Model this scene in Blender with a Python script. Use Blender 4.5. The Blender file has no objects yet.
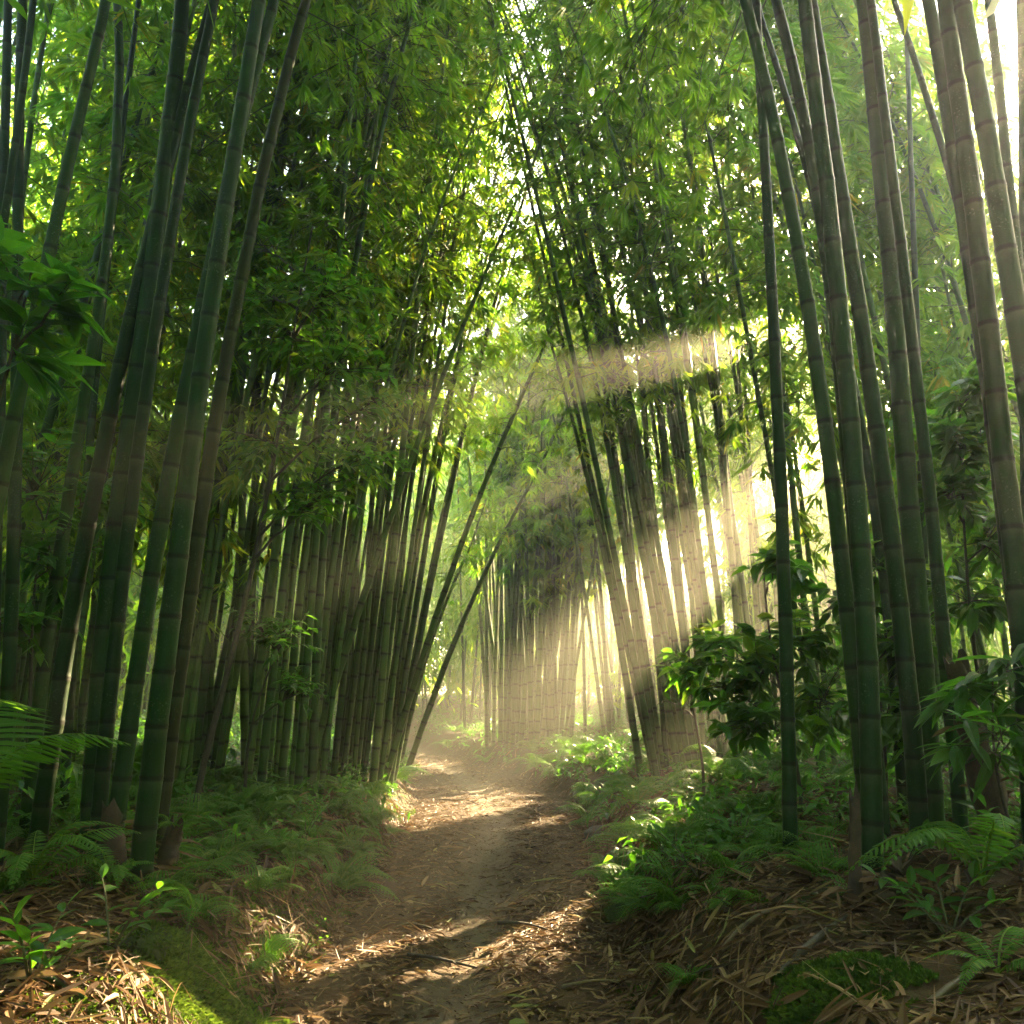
import bpy, math, random
import numpy as np
from mathutils import Vector, Matrix

SC = bpy.context.scene
COL = SC.collection
RNG = np.random.default_rng(7)
F, HZ, CAMH = 850.0, 700.0, 1.5
PITCH = math.atan((HZ - 512) / F)
CP, SP = math.cos(PITCH), math.sin(PITCH)
SUN = np.array([0.574, 0.920, 0.471]); SUN /= np.linalg.norm(SUN)

# ------------------------------------------------------------------ helpers
def ray(px, py):
    a, b = (px - 512) / F, (512 - py) / F
    return np.array([a, CP - b * SP, SP + b * CP])

def at(px, py, Y):
    r = ray(px, py)
    return np.array([0, 0, CAMH]) + r * (Y / r[1])

_h = np.random.default_rng(3).random((256, 256))
def vnoise(x, y):
    x = np.asarray(x, float); y = np.asarray(y, float)
    xi = np.floor(x).astype(int); yi = np.floor(y).astype(int)
    fx = x - xi; fy = y - yi
    fx = fx * fx * (3 - 2 * fx); fy = fy * fy * (3 - 2 * fy)
    g = lambda i, j: _h[i % 256, j % 256]
    return (g(xi, yi) * (1 - fx) + g(xi + 1, yi) * fx) * (1 - fy) + (g(xi, yi + 1) * (1 - fx) + g(xi + 1, yi + 1) * fx) * fy
def fbm(x, y, o=4):
    s = 0; a = 1; t = 0
    for k in range(o):
        s = s + a * (vnoise(x * 2 ** k + 17.3 * k, y * 2 ** k + 5.1 * k) - .5); t += a; a *= .5
    return s / t
def sstep(a, b, x):
    t = np.clip((x - a) / (b - a), 0, 1); return t * t * (3 - 2 * t)

def centre(y):
    return np.interp(y, [-20, 0, 4, 8, 12, 15, 18, 23, 30, 45, 80], [-.25, -.25, -.3, -.25, -.2, -.5, -1.0, -2.2, -4.6, -11, -28])
def halfw(y):
    return np.interp(y, [-20, 4, 8, 12, 16, 23, 60], [.88, .90, .98, 1.18, 1.15, .9, .9])
def terrain(x, y):
    x = np.asarray(x, float); y = np.asarray(y, float)
    e = x - centre(y)
    wob = .35 * fbm(y * .9 + (e > 0) * 40, x * 0 + 3.3, 3)
    d = np.abs(e) - halfw(y) - wob
    left = e < 0
    hl = .40 * sstep(-.05, .42, d) + .07 * np.clip(d, 0, 4)
    hr = .42 * sstep(-.05, .6, d) + .11 * np.clip(d, 0, 3.5)
    z = np.where(left, hl, hr)
    z = z + .10 * sstep(0, .6, d) * fbm(x * 1.3, y * 1.3, 4) * 2 + .035 * fbm(x * 3.1 + 9, y * 2.2, 3) + .026 * fbm(x * 7, y * 7, 3)
    z = z - .05 * np.exp(-(e / .32) ** 2)
    z = z + .03 * np.clip(y - 25, 0, 40)
    return z
def tz(x, y): return float(terrain(np.array([x]), np.array([y]))[0])
def ground_px(px, py):
    """where the ray through a pixel meets the ground"""
    r = ray(px, py); o = np.array([0, 0, CAMH])
    t = np.linspace(1.5, 60, 4000); P = o[None] + r[None] * t[:, None]
    below = np.nonzero(P[:, 2] < terrain(P[:, 0], P[:, 1]))[0]
    i = below[0] if len(below) else 3999
    return P[i]

class MB:
    """collects vertices and faces of one mesh"""
    def __init__(s): s.v = []; s.f = []; s.t = []; s.n = 0; s.a2 = []
    def add(s, v, faces, tone=None, a2=None):
        v = np.asarray(v, float).reshape(-1, 3)
        for f in faces:
            f = np.asarray(f, int)
            if len(f): s.f.append(f + s.n)
        s.v.append(v); s.n += len(v)
        s.t.append(np.full(len(v), .5) if tone is None else np.asarray(tone, float))
        s.a2.append(np.zeros(len(v)) if a2 is None else np.asarray(a2, float))
    def build(s, name, mat, parent=None, origin=None, smooth=False):
        v = np.concatenate(s.v) if s.v else np.zeros((0, 3))
        if origin is not None: v = v - np.asarray(origin)
        me = bpy.data.meshes.new(name)
        me.vertices.add(len(v)); me.vertices.foreach_set('co', v.astype(np.float32).ravel())
        tot = np.concatenate([np.full(len(f), f.shape[1], np.int32) for f in s.f])
        loops = np.concatenate([f.ravel() for f in s.f]).astype(np.int32)
        start = np.concatenate([[0], np.cumsum(tot)[:-1]]).astype(np.int32)
        me.loops.add(len(loops)); me.polygons.add(len(tot))
        me.loops.foreach_set('vertex_index', loops)
        me.polygons.foreach_set('loop_start', start)
        try: me.polygons.foreach_set('loop_total', tot)
        except Exception: pass
        me.polygons.foreach_set('use_smooth', np.full(len(tot), smooth))
        me.update(calc_edges=True)
        for nm, d in (('tone', s.t), ('extra', s.a2)):
            a = me.attributes.new(nm, 'FLOAT', 'POINT')
            a.data.foreach_set('value', np.concatenate(d).astype(np.float32))
        if mat: me.materials.append(mat)
        return link(name, me, parent)

def link(name, me, parent=None):
    o = bpy.data.objects.new(name, me); COL.objects.link(o)
    if parent is not None: o.parent = parent
    return o
def tag(o, label=None, cat=None, group=None, kind=None):
    if label: o['label'] = label
    if cat: o['category'] = cat
    if group: o['group'] = group
    if kind: o['kind'] = kind
    return o
def empty(name, loc, label, cat, group=None):
    o = bpy.data.objects.new(name, None); COL.objects.link(o); o.empty_display_size = .1
    o.location = Vector([float(c) for c in loc])
    return tag(o, label, cat, group)

def norm(a): return a / np.maximum(np.linalg.norm(a, axis=-1, keepdims=True), 1e-9)

# shared leaf maker: N leaves, stations along the blade, optional midrib fold
LANCE = [(.18, .8), (.45, 1.0), (.75, .55)]
KITE = [(.33, 1.0)]
OVATE = [(.12, .55), (.35, 1.0), (.65, .75), (.86, .3)]
STRIP = [(.1, .7), (.4, 1.0), (.8, .7)]
def leaves(mb, P, D, U, L, W, prof=KITE, fold=.25, droop=.15, tone=None):
    """P base, D direction, U rough normal, L length, W full width (arrays)"""
    n = len(P)
    if n == 0: return
    D = norm(D); S = norm(np.cross(D, U)); Nn = np.cross(S, D)
    L = np.broadcast_to(L, (n,)).reshape(n, 1); W = np.broadcast_to(W, (n,)).reshape(n, 1)
    droop = np.broadcast_to(droop, (n,)).reshape(n, 1)
    down = np.array([0, 0, -1.0])
    rows = [P]
    for s, w in prof:
        c = P + D * L * s + down * L * droop * s * s
        off = S * W * .5 * w; up = Nn * W * .5 * w * fold
        rows += [c + off + up, c, c - off + up] if fold else [c + off, c - off]
    rows.append(P + D * L + down * L * droop)
    k = len(rows); V = np.stack(rows, 1).reshape(-1, 3)
    b = (np.arange(n) * k)[:, None]
    tri, quad = [], []
    m = len(prof)
    if fold:
        tri += [(0, 1, 2), (0, 2, 3)]
        for i in range(m - 1):
            a = 1 + 3 * i
            quad += [(a, a + 3, a + 4, a + 1), (a + 1, a + 4, a + 5, a + 2)]
        a = 1 + 3 * (m - 1)
        tri += [(a, k - 1, a + 1), (a + 1, k - 1, a + 2)]
    else:
        if m == 1: quad += [(0, 1, 3, 2)]
        else:
            tri += [(0, 1, 2)]
            for i in range(m - 1):
                a = 1 + 2 * i; quad += [(a, a + 2, a + 3, a + 1)]
            a = 1 + 2 * (m - 1); tri += [(a, k - 1, a + 1)]
    fs = []
    if tri: fs.append(np.concatenate([b + np.array(t)[None] for t in tri]))
    if quad: fs.append(np.concatenate([b + np.array(q)[None] for q in quad]))
    t = None if tone is None else np.repeat(tone, k)
    mb.add(V, fs, t)

def tubes(mb, C, R, sides=3, tone=.5):
    """C (n,k,3) poly lines, R (n,k) radii"""
    n, k, _ = C.shape
    T = norm(np.gradient(C, axis=1))
    ref = np.where(np.abs(T[..., 2:3]) > .9, np.array([1.0, 0, 0]), np.array([0, 0, 1.0]))
    A = norm(np.cross(T, ref)); B = np.cross(T, A)
    ang = np.arange(sides) * 2 * math.pi / sides
    V = C[:, :, None] + R[:, :, None, None] * (A[:, :, None] * np.cos(ang)[None, None, :, None] + B[:, :, None] * np.sin(ang)[None, None, :, None])
    idx = np.arange(n * k * sides).reshape(n, k, sides)
    a = idx[:, :-1]; c = idx[:, 1:]
    q = np.stack([a, np.roll(a, -1, 2), np.roll(c, -1, 2), c], -1).reshape(-1, 4)
    mb.add(V.reshape(-1, 3), [q], np.full(n * k * sides, tone))

# ------------------------------------------------------------------ materials
def newmat(name):
    m = bpy.data.materials.new(name); m.use_nodes = True
    nt = m.node_tree; nt.nodes.clear()
    out = nt.nodes.new('ShaderNodeOutputMaterial')
    return m, nt, out
def N(nt, typ, **kw):
    n = nt.nodes.new(typ)
    for k, v in kw.items(): setattr(n, k, v)
    return n
def ramp(nt, stops):
    r = N(nt, 'ShaderNodeValToRGB'); e = r.color_ramp.elements
    while len(e) < len(stops): e.new(.5)
    for el, (p, c) in zip(e, stops): el.position = p; el.color = (*c, 1)
    return r
def attr(nt, nm): return N(nt, 'ShaderNodeAttribute', attribute_name=nm)
def noise(nt, scale, detail=4, vec=None, rough=.55):
    n = N(nt, 'ShaderNodeTexNoise'); n.inputs['Scale'].default_value = scale
    n.inputs['Detail'].default_value = detail; n.inputs['Roughness'].default_value = rough
    if vec is not None: nt.links.new(vec, n.inputs['Vector'])
    return n
def mixc(nt, fac, a, b, mode='MIX'):
    m = N(nt, 'ShaderNodeMix', data_type='RGBA', blend_type=mode)
    for s, v in ((0, fac), (6, a), (7, b)):
        if isinstance(v, (int, float)): m.inputs[s].default_value = v
        elif isinstance(v, tuple): m.inputs[s].default_value = (*v, 1)
        else: nt.links.new(v, m.inputs[s])
    return m.outputs[2]
def math_(nt, op, a, b=None, clamp=False):
    m = N(nt, 'ShaderNodeMath', operation=op, use_clamp=clamp)
    for s, v in ((0, a), (1, b)):
        if v is None: continue
        if isinstance(v, (int, float)): m.inputs[s].default_value = v
        else: nt.links.new(v, m.inputs[s])
    return m.outputs[0]

def leaf_mat(name, refl, trans, rough=.5, tfac=.5, spec=.2):
    m, nt, out = newmat(name)
    t = attr(nt, 'tone').outputs['Fac']
    r1 = ramp(nt, refl); r2 = ramp(nt, trans)
    nt.links.new(t, r1.inputs[0]); nt.links.new(t, r2.inputs[0])
    p = N(nt, 'ShaderNodeBsdfPrincipled'); p.inputs['Roughness'].default_value = rough
    p.inputs['Specular IOR Level'].default_value = spec
    nt.links.new(r1.outputs[0], p.inputs['Base Color'])
    tr = N(nt, 'ShaderNodeBsdfTranslucent'); nt.links.new(r2.outputs[0], tr.inputs['Color'])
    mx = N(nt, 'ShaderNodeMixShader'); mx.inputs[0].default_value = tfac
    nt.links.new(p.outputs[0], mx.inputs[1]); nt.links.new(tr.outputs[0], mx.inputs[2])
    nt.links.new(mx.outputs[0], out.inputs['Surface'])
    return m
M = {}
M['bleaf'] = leaf_mat('bamboo_leaf',
    [(0, (.032, .10, .009)), (.5, (.075, .168, .012)), (.9, (.16, .22, .014)), (1, (.28, .2, .015))],
    [(0, (.17, .43, .015)), (.5, (.34, .59, .02)), (.9, (.55, .62, .02)), (1, (.66, .48, .02))], tfac=.55)
M['broad'] = leaf_mat('broad_leaf',
    [(0, (.02, .07, .010)), (.6, (.045, .13, .012)), (1, (.12, .21, .02))],
    [(0, (.08, .27, .012)), (.6, (.17, .44, .016)), (1, (.42, .55, .025))], rough=.34, tfac=.48, spec=.4)
M['fern'] = leaf_mat('fern_leaf',
    [(0, (.03, .085, .012)), (.6, (.065, .15, .016)), (1, (.18, .24, .03))],
    [(0, (.08, .25, .015)), (.6, (.17, .40, .02)), (1, (.45, .52, .04))], rough=.5, tfac=.4)
M['dead'] = leaf_mat('dead_leaf',
    [(0, (.035, .018, .009)), (.4, (.11, .055, .024)), (.75, (.23, .128, .058)), (.93, (.38, .25, .13)), (1, (.17, .2, .04))],
    [(0, (.05, .025, .01)), (.5, (.16, .09, .04)), (1, (.35, .24, .12))], rough=.6, tfac=.22, spec=.25)
M['moss'] = leaf_mat('moss_leaf',
    [(0, (.03, .06, .01)), (.6, (.07, .12, .014)), (1, (.14, .19, .02))],
    [(0, (.06, .13, .01)), (1, (.22, .32, .03))], rough=.8, tfac=.3, spec=.1)

def culm_mat(name, cols, lichen=.2, spec=.28):
    m, nt, out = newmat(name)
    tc = N(nt, 'ShaderNodeTexCoord'); oi = N(nt, 'ShaderNodeObjectInfo')
    ring = attr(nt, 'extra').outputs['Fac']; nd = attr(nt, 'tone').outputs['Fac']
    mp = N(nt, 'ShaderNodeMapping'); mp.inputs['Scale'].default_value = (1, 1, .035)
    nt.links.new(tc.outputs['Object'], mp.inputs['Vector'])
    st = noise(nt, 90, 5, mp.outputs[0]); big = noise(nt, 1.7, 3, tc.outputs['Object'])
    r = ramp(nt, cols)
    s = math_(nt, 'ADD', math_(nt, 'MULTIPLY', oi.outputs['Random'], .55), math_(nt, 'MULTIPLY', st.outputs['Fac'], .35))
    s = math_(nt, 'ADD', s, math_(nt, 'MULTIPLY', math_(nt, 'SUBTRACT', big.outputs['Fac'], .5), .6))
    nt.links.new(s, r.inputs[0])
    # pale bloom just under each node, dark scar on it
    bl = math_(nt, 'MULTIPLY', math_(nt, 'POWER', nd, 12.0), .55)
    c = mixc(nt, bl, r.outputs[0], (.075, .10, .05))
    lk = noise(nt, 16, 6, tc.outputs['Object'], .7)
    lr = ramp(nt, [(.56, (0, 0, 0)), (.66, (1, 1, 1))]); nt.links.new(lk.outputs['Fac'], lr.inputs[0])
    c = mixc(nt, math_(nt, 'MULTIPLY', lr.outputs[0], lichen), c, (.10, .10, .05))
    sp = noise(nt, 70, 2, tc.outputs['Object'], .5); sr = ramp(nt, [(.62, (0, 0, 0)), (.68, (1, 1, 1))]); nt.links.new(sp.outputs['Fac'], sr.inputs[0])
    pz = noise(nt, 2.2, 2, tc.outputs['Object'], .5); pr = ramp(nt, [(.5, (0, 0, 0)), (.62, (1, 1, 1))]); nt.links.new(pz.outputs['Fac'], pr.inputs[0])
    c = mixc(nt, math_(nt, 'MULTIPLY', math_(nt, 'MULTIPLY', sr.outputs[0], pr.outputs[0]), .7), c, (.15, .17, .11))
    dk = noise(nt, 7, 5, tc.outputs['Object'], .7)
    dr = ramp(nt, [(.52, (0, 0, 0)), (.7, (1, 1, 1))]); nt.links.new(dk.outputs['Fac'], dr.inputs[0])
    c = mixc(nt, math_(nt, 'MULTIPLY', dr.outputs[0], .6), c, (.008, .011, .004))
    c = mixc(nt, math_(nt, 'MULTIPLY', ring, .95), c, (.007, .006, .003))
    p = N(nt, 'ShaderNodeBsdfPrincipled'); p.inputs['Specular IOR Level'].default_value = spec
    rr = N(nt, 'ShaderNodeMapRange'); rr.inputs[3].default_value = .32; rr.inputs[4].default_value = .62
    nt.links.new(lk.outputs['Fac'], rr.inputs[0]); nt.links.new(rr.outputs[0], p.inputs['Roughness'])
    nt.links.new(c, p.inputs['Base Color'])
    bp = N(nt, 'ShaderNodeBump'); bp.inputs['Strength'].default_value = .35; bp.inputs['Distance'].default_value = .004
    nt.links.new(st.outputs['Fac'], bp.inputs['Height']); nt.links.new(bp.outputs[0], p.inputs['Normal'])
    nt.links.new(p.outputs[0], out.inputs['Surface'])
    return m
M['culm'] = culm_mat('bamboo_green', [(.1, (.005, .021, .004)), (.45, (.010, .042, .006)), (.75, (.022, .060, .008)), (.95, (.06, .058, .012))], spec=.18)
M['culm_mid'] = culm_mat('bamboo_lit_green', [(.1, (.024, .062, .009)), (.45, (.056, .115, .015)), (.75, (.105, .155, .024)), (.95, (.17, .15, .04))], spec=.25)  # paler copy of the front culm green, mid-clump light put into its colour
M['culm_brown'] = culm_mat('bamboo_brownish', [(.1, (.022, .026, .008)), (.5, (.045, .044, .012)), (.9, (.085, .068, .02))], spec=.18)
M['culm_old'] = culm_mat('bamboo_dry', [(.1, (.05, .035, .018)), (.5, (.10, .066, .03)), (.9, (.18, .13, .06))], .5)

def bark_mat(name, a, b, sc=25):
    m, nt, out = newmat(name)
    tc = N(nt, 'ShaderNodeTexCoord'); n = noise(nt, sc, 6, tc.outputs['Object'], .65)
    r = ramp(nt, [(.3, a), (.7, b)]); nt.links.new(n.outputs['Fac'], r.inputs[0])
    p = N(nt, 'ShaderNodeBsdfPrincipled'); p.inputs['Roughness'].default_value = .8
    nt.links.new(r.outputs[0], p.inputs['Base Color'])
    bp = N(nt, 'ShaderNodeBump'); bp.inputs['Strength'].default_value = .5; bp.inputs['Distance'].default_value = .01
    nt.links.new(n.outputs['Fac'], bp.inputs['Height']); nt.links.new(bp.outputs[0], p.inputs['Normal'])
    nt.links.new(p.outputs[0], out.inputs['Surface'])
    return m
M['twig'] = bark_mat('twig_bark', (.05, .055, .02), (.11, .10, .04))
M['bark'] = bark_mat('shrub_bark', (.03, .024, .016), (.08, .06, .04))
M['stump'] = bark_mat('rotten_wood', (.018, .012, .008), (.10, .055, .028), 14)
M['mossrock'] = bark_mat('mossy_stone', (.018, .03, .008), (.06, .10, .014), 9)
M['stone'] = bark_mat('grey_stone', (.05, .045, .035), (.13, .11, .085), 11)

def ground_mat():
    m, nt, out = newmat('forest_soil')
    tc = N(nt, 'ShaderNodeTexCoord'); wear = attr(nt, 'tone').outputs['Fac']; bank = attr(nt, 'extra').outputs['Fac']
    n1 = noise(nt, 2.1, 6, tc.outputs['Object'], .6); n2 = noise(nt, 26, 6, tc.outputs['Object'], .7); n3 = noise(nt, 120, 4, tc.outputs['Object'], .7)
    soil = ramp(nt, [(.25, (.030, .017, .008)), (.55, (.085, .046, .021)), (.8, (.16, .095, .046))])
    s = math_(nt, 'ADD', math_(nt, 'MULTIPLY', n2.outputs['Fac'], .65), math_(nt, 'MULTIPLY', n3.outputs['Fac'], .35))
    nt.links.new(s, soil.inputs[0])
    trod = ramp(nt, [(.3, (.105, .076, .050)), (.7, (.22, .165, .108))]); nt.links.new(s, trod.inputs[0])
    wf = math_(nt, 'MULTIPLY', wear, math_(nt, 'ADD', n1.outputs['Fac'], .2), True)
    c = mixc(nt, wf, soil.outputs[0], trod.outputs[0])
    mr = ramp(nt, [(.5, (0, 0, 0)), (.62, (1, 1, 1))])
    mm = math_(nt, 'ADD', math_(nt, 'MULTIPLY', n1.outputs['Fac'], .8), math_(nt, 'MULTIPLY', n2.outputs['Fac'], .2))
    nt.links.new(mm, mr.inputs[0])
    c = mixc(nt, math_(nt, 'MULTIPLY', mr.outputs[0], bank), c, (.045, .075, .012))
    p = N(nt, 'ShaderNodeBsdfPrincipled'); p.inputs['Roughness'].default_value = .9; p.inputs['Specular IOR Level'].default_value = .2
    nt.links.new(c, p.inputs['Base Color'])
    bp = N(nt, 'ShaderNodeBump'); bp.inputs['Strength'].default_value = .8; bp.inputs['Distance'].default_value = .03
    nt.links.new(s, bp.inputs['Height']); nt.links.new(bp.outputs[0], p.inputs['Normal'])
    nt.links.new(p.outputs[0], out.inputs['Surface'])
    return m
M['soil'] = ground_mat()

# ------------------------------------------------------------------ sun gaps in the canopy
BEAMS = []
def beam(px, py, Y, r, g=False):
    P = ground_px(px, py) if g else at(px, py, Y)
    BEAMS.append((P, r))
beam(640, 362, 8.2, .15); beam(650, 597, 7.6, .33); beam(540, 486, 11, .18); beam(485, 955, 0, .16, True); beam(545, 945, 0, .14, True)
beam(545, 822, 0, .22, True); beam(390, 815, 0, .4, True); beam(710, 775, 0, .3, True); beam(250, 925, 0, .12, True); beam(335, 965, 0, .14, True)
beam(545, 690, 15.5, .9); beam(470, 650, 20, .9); beam(600, 730, 16, .5)
beam(520, 700, 23, 1.6); beam(440, 715, 25, 1.3); beam(600, 640, 20, 1.0); beam(500, 545, 23, 1.2)
beam(620, 520, 9, .02)
def keep(P, more=0.):
    # the slit of open sky that the path leaves between the crowns, with a ragged edge
    ex = np.abs(P[:, 0] - .12 - .5 * fbm(P[:, 1] * .7, P[:, 2] * .6, 3) * 2)
    m = ~((ex < -.06 + .6 * fbm(P[:, 1] * 2.3 + 7, P[:, 2] * 2.3, 2) * 2) & (P[:, 1] > 6.5) & (P[:, 1] < 21) & (P[:, 2] > 1.5 + .62 * P[:, 1]))
    for A, r in BEAMS:
        d = P - A; t = d @ SUN
        q = np.linalg.norm(d - t[:, None] * SUN, axis=1)
        q = q + .2 * fbm(P[:, 0] * 3 + P[:, 1], P[:, 2] * 3 - P[:, 1], 2)
        m &= ~((q < r + .1 + more) & (t > .4))
    return m

def blocks(C, which, k=.85):
    D = np.stack([np.interp(np.linspace(0, 1, 160), np.linspace(0, 1, len(C)), C[:, i]) for i in range(3)], -1)
    for j in which:
        A, r = BEAMS[j]; d = D - A; t = d @ SUN
        if ((np.linalg.norm(d - t[:, None] * SUN, axis=1) < r * k) & (t > .2)).any(): return True
    return False

# ------------------------------------------------------------------ bamboo
def resample(C, step):
    d = np.concatenate([[0], np.cumsum(np.linalg.norm(np.diff(C, axis=0), axis=1))])
    return d
def along(C, s):
    d = resample(C, 0)
    return np.stack([np.interp(s, d, C[:, i]) for i in range(3)], -1)

def culm_mesh(C, r0, rng, sides=12, inter=.40, fine=True):
    d = resample(C, 0); H = d[-1]
    nodes = []; s = .12
    while s < H - .1:
        nodes.append(s); s += inter * (.55 + .45 * min(1, s / 2.0)) * rng.uniform(.93, 1.07)
    S, R, nd, rg = [0.], [1.06], [.3], [0.]
    prev = 0
    for k, q in enumerate(nodes):
        nx = nodes[k + 1] if k + 1 < len(nodes) else H
        if fine:
            for o, rr, a, g in ((-.06, 1., .93, 0), (-.020, 1.0, 1., 0), (-.012, 1.065, 1., .6), (-.004, 1.01, .5, 1), (.008, 1.07, .1, 1), (.022, 1.01, 0, .15), (.05, .99, 0, 0)):
                S.append(q + o * 1.0); R.append(rr); nd.append(a); rg.append(g)
            S.append((q + nx) / 2); R.append(.99); nd.append(.5); rg.append(0)
        else:
            for o, rr, a, g in ((-.03, 1., 1., 0), (0, 1.07, .5, 1), (.03, 1., 0, 0)):
                S.append(q + o); R.append(rr); nd.append(a); rg.append(g)
    S.append(H); R.append(1); nd.append(.5); rg.append(0)
    S = np.array(S); o = np.argsort(S, kind='stable'); S = S[o]; R = np.array(R)[o]; nd = np.array(nd)[o]; rg = np.array(rg)[o]
    P = along(C, S)
    # slight crookedness at the nodes
    w = np.zeros((len(S), 3)); zz = np.cumsum(rng.normal(0, r0 * .05, (len(nodes) + 2, 2)), 0); zz -= np.linspace(0, 1, len(zz))[:, None] * zz[-1]
    for i in range(2): w[:, i] = np.interp(S, np.concatenate([[0], nodes, [H]]), zz[:, i])
    P = P + w
    rad = r0 * (1 - .88 * (S / H) ** 1.35) * R
    mb = MB()
    k = len(S); T = norm(np.gradient(P, axis=0) + 1e-6)
    A = norm(np.cross(T, np.array([0., 1., 0.]))); B = np.cross(T, A)
    ang = np.arange(sides) * 2 * math.pi / sides
    V = P[:, None] + rad[:, None, None] * (A[:, None] * np.cos(ang)[None, :, None] + B[:, None] * np.sin(ang)[None, :, None])
    idx = np.arange(k * sides).reshape(k, sides); a = idx[:-1]; c = idx[1:]
    q = np.stack([a, np.roll(a, -1, 1), np.roll(c, -1, 1), c], -1).reshape(-1, 4)
    mb.add(V.reshape(-1, 3), [q, idx[-1][None]], np.repeat(nd, sides), np.repeat(rg, sides))
    return mb

def crown(C, rng, hs, he, nb, bl, nc, nl, L, W, prof=KITE, fold=.3, yellow=.1, cull=True, dirbias=None):
    """branches with fans of hanging leaves along a culm; returns (branch mb, leaf mb)"""
    H = resample(C, 0)[-1]
    s = rng.uniform(0, 1, nb) ** .85 * (min(he, H) - hs) + hs
    O = along(C, s)
    az = rng.uniform(0, 2 * math.pi, nb)
    dh = np.stack([np.cos(az), np.sin(az), 0 * az], -1)
    if dirbias is not None: dh = norm(dh + np.asarray(dirbias)[None])
    el = rng.uniform(.15, .75, nb); tp = (s - hs) / max(H - hs, .1)
    ln = bl * rng.uniform(.5, 1.15, nb) * (1 - .55 * tp ** 2) * np.minimum(1, .55 + 1.5 * tp)
    dr = rng.uniform(.45, .95, nb)
    u = np.linspace(0, 1, 5)
    up = np.array([0, 0, 1.])
    path = lambda uu, i: O[i] + ln[i][:, None] * (dh[i] * (uu * np.cos(el[i]))[:, None] + up * (uu * np.sin(el[i]) - dr[i] * uu * uu)[:, None])
    ii = np.repeat(np.arange(nb), 5)
    BC = path(np.tile(u, nb), ii).reshape(nb, 5, 3)
    bk = keep(BC.reshape(-1, 3)).reshape(nb, 5).all(1) if cull else np.ones(nb, bool)
    bm = MB()
    if bk.any(): tubes(bm, BC[bk], np.linspace(.009, .0025, 5)[None] * np.ones((int(bk.sum()), 1)), 3)
    # leaf fans
    ci = np.repeat(np.arange(nb), nc); cu = rng.uniform(.22, 1.02, nb * nc)
    cp = path(cu, ci)
    off = rng.normal(0, 1, (len(ci), 3)) * (.13 * ln[ci] + .05)[:, None]; off *= .8; off[:, 2] -= np.abs(off[:, 2]) * .6
    cp = cp + off
    od = norm(dh[ci] * .6 + rng.normal(0, .7, (len(ci), 3)) * np.array([1, 1, .3]))
    ctone = rng.normal(.45, .17, len(ci))
    if cull:
        k = keep(cp) & bk[ci]; cp, od, ctone = cp[k], od[k], ctone[k]
    n = len(cp); li = np.repeat(np.arange(n), nl)
    fan = np.tile(np.linspace(-1, 1, nl), n) + rng.normal(0, .12, n * nl)
    side = norm(np.cross(od, up))
    D = od[li] * (1 - .35 * np.abs(fan))[:, None] + side[li] * (fan * .95)[:, None] + up * (-.35 - rng.uniform(0, .55, n)[li])[:, None] + rng.normal(0, .14, (n * nl, 3))
    P = cp[li] + rng.normal(0, .02, (n * nl, 3))
    ll = L * rng.uniform(.6, 1.15, n * nl)
    U = up + rng.normal(0, .35, (n * nl, 3)) + od[li] * .3
    t = np.clip(ctone[li] + rng.normal(0, .1, n * nl) + (rng.random(n * nl) < yellow * .2) * .5, 0, 1)
    mb = MB(); leaves(mb, P, D, U, ll, W * rng.uniform(.75, 1.2, n * nl), prof, fold, .18, t)
    return bm, mb

def bamboo(C, r0, label, group, rng, sides=8, fine=False, inter=.38, crown_kw=None, mat='culm', extra=None):
    base = C[0].copy()
    root = empty('bamboo', base, label, 'bamboo', group)
    culm_mesh(C, r0, rng, sides, inter, fine).build('culm', M[mat], root, base, True)
    if crown_kw:
        bm, lm = crown(C, rng, **crown_kw)
        if extra: extra(bm, lm)
        if bm.n: bm.build('branch', M['twig'], root, base)
        if lm.n: lm.build('foliage', M['bleaf'], root, base)
    return root

def arch(P0, dir0, H, bend, rng, n=22):
    """curve from P0 with start direction, bending by vector 'bend' (metres at the tip)"""
    t = np.linspace(0, 1, n)[:, None]
    d = np.asarray(dir0, float); d = d / d[2]
    C = P0[None] + d[None] * H * t * np.array([1, 1, 1.])
    C = C + np.asarray(bend)[None] * t ** 2.6
    C[:, 2] -= .10 * np.linalg.norm(bend) * t[:, 0] ** 4
    return C

def px_culm(pts, Y=None):
    """pixel points from base to frame top -> curve in the plane y = Y"""
    if Y is None:
        g = ground_px(*pts[0]); Y = g[1]
    P = np.array([at(x, y, Y) for x, y in pts]); P[0, 2] = tz(P[0, 0], P[0, 1]) - .06
    return P, Y
def smooth_curve(P, n=40):
    z = P[:, 2]; zz = np.linspace(z[0], z[-1], n)
    deg = min(3, len(P) - 1)
    if len(P) > 3: deg = 3
    cx = np.polyfit(z, P[:, 0], min(deg, 2 if len(P) < 5 else 3))
    x = np.polyval(cx, zz); y = np.interp(zz, z, P[:, 1])
    x += P[0, 0] - x[0]
    return np.stack([x, y, zz], -1)

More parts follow.
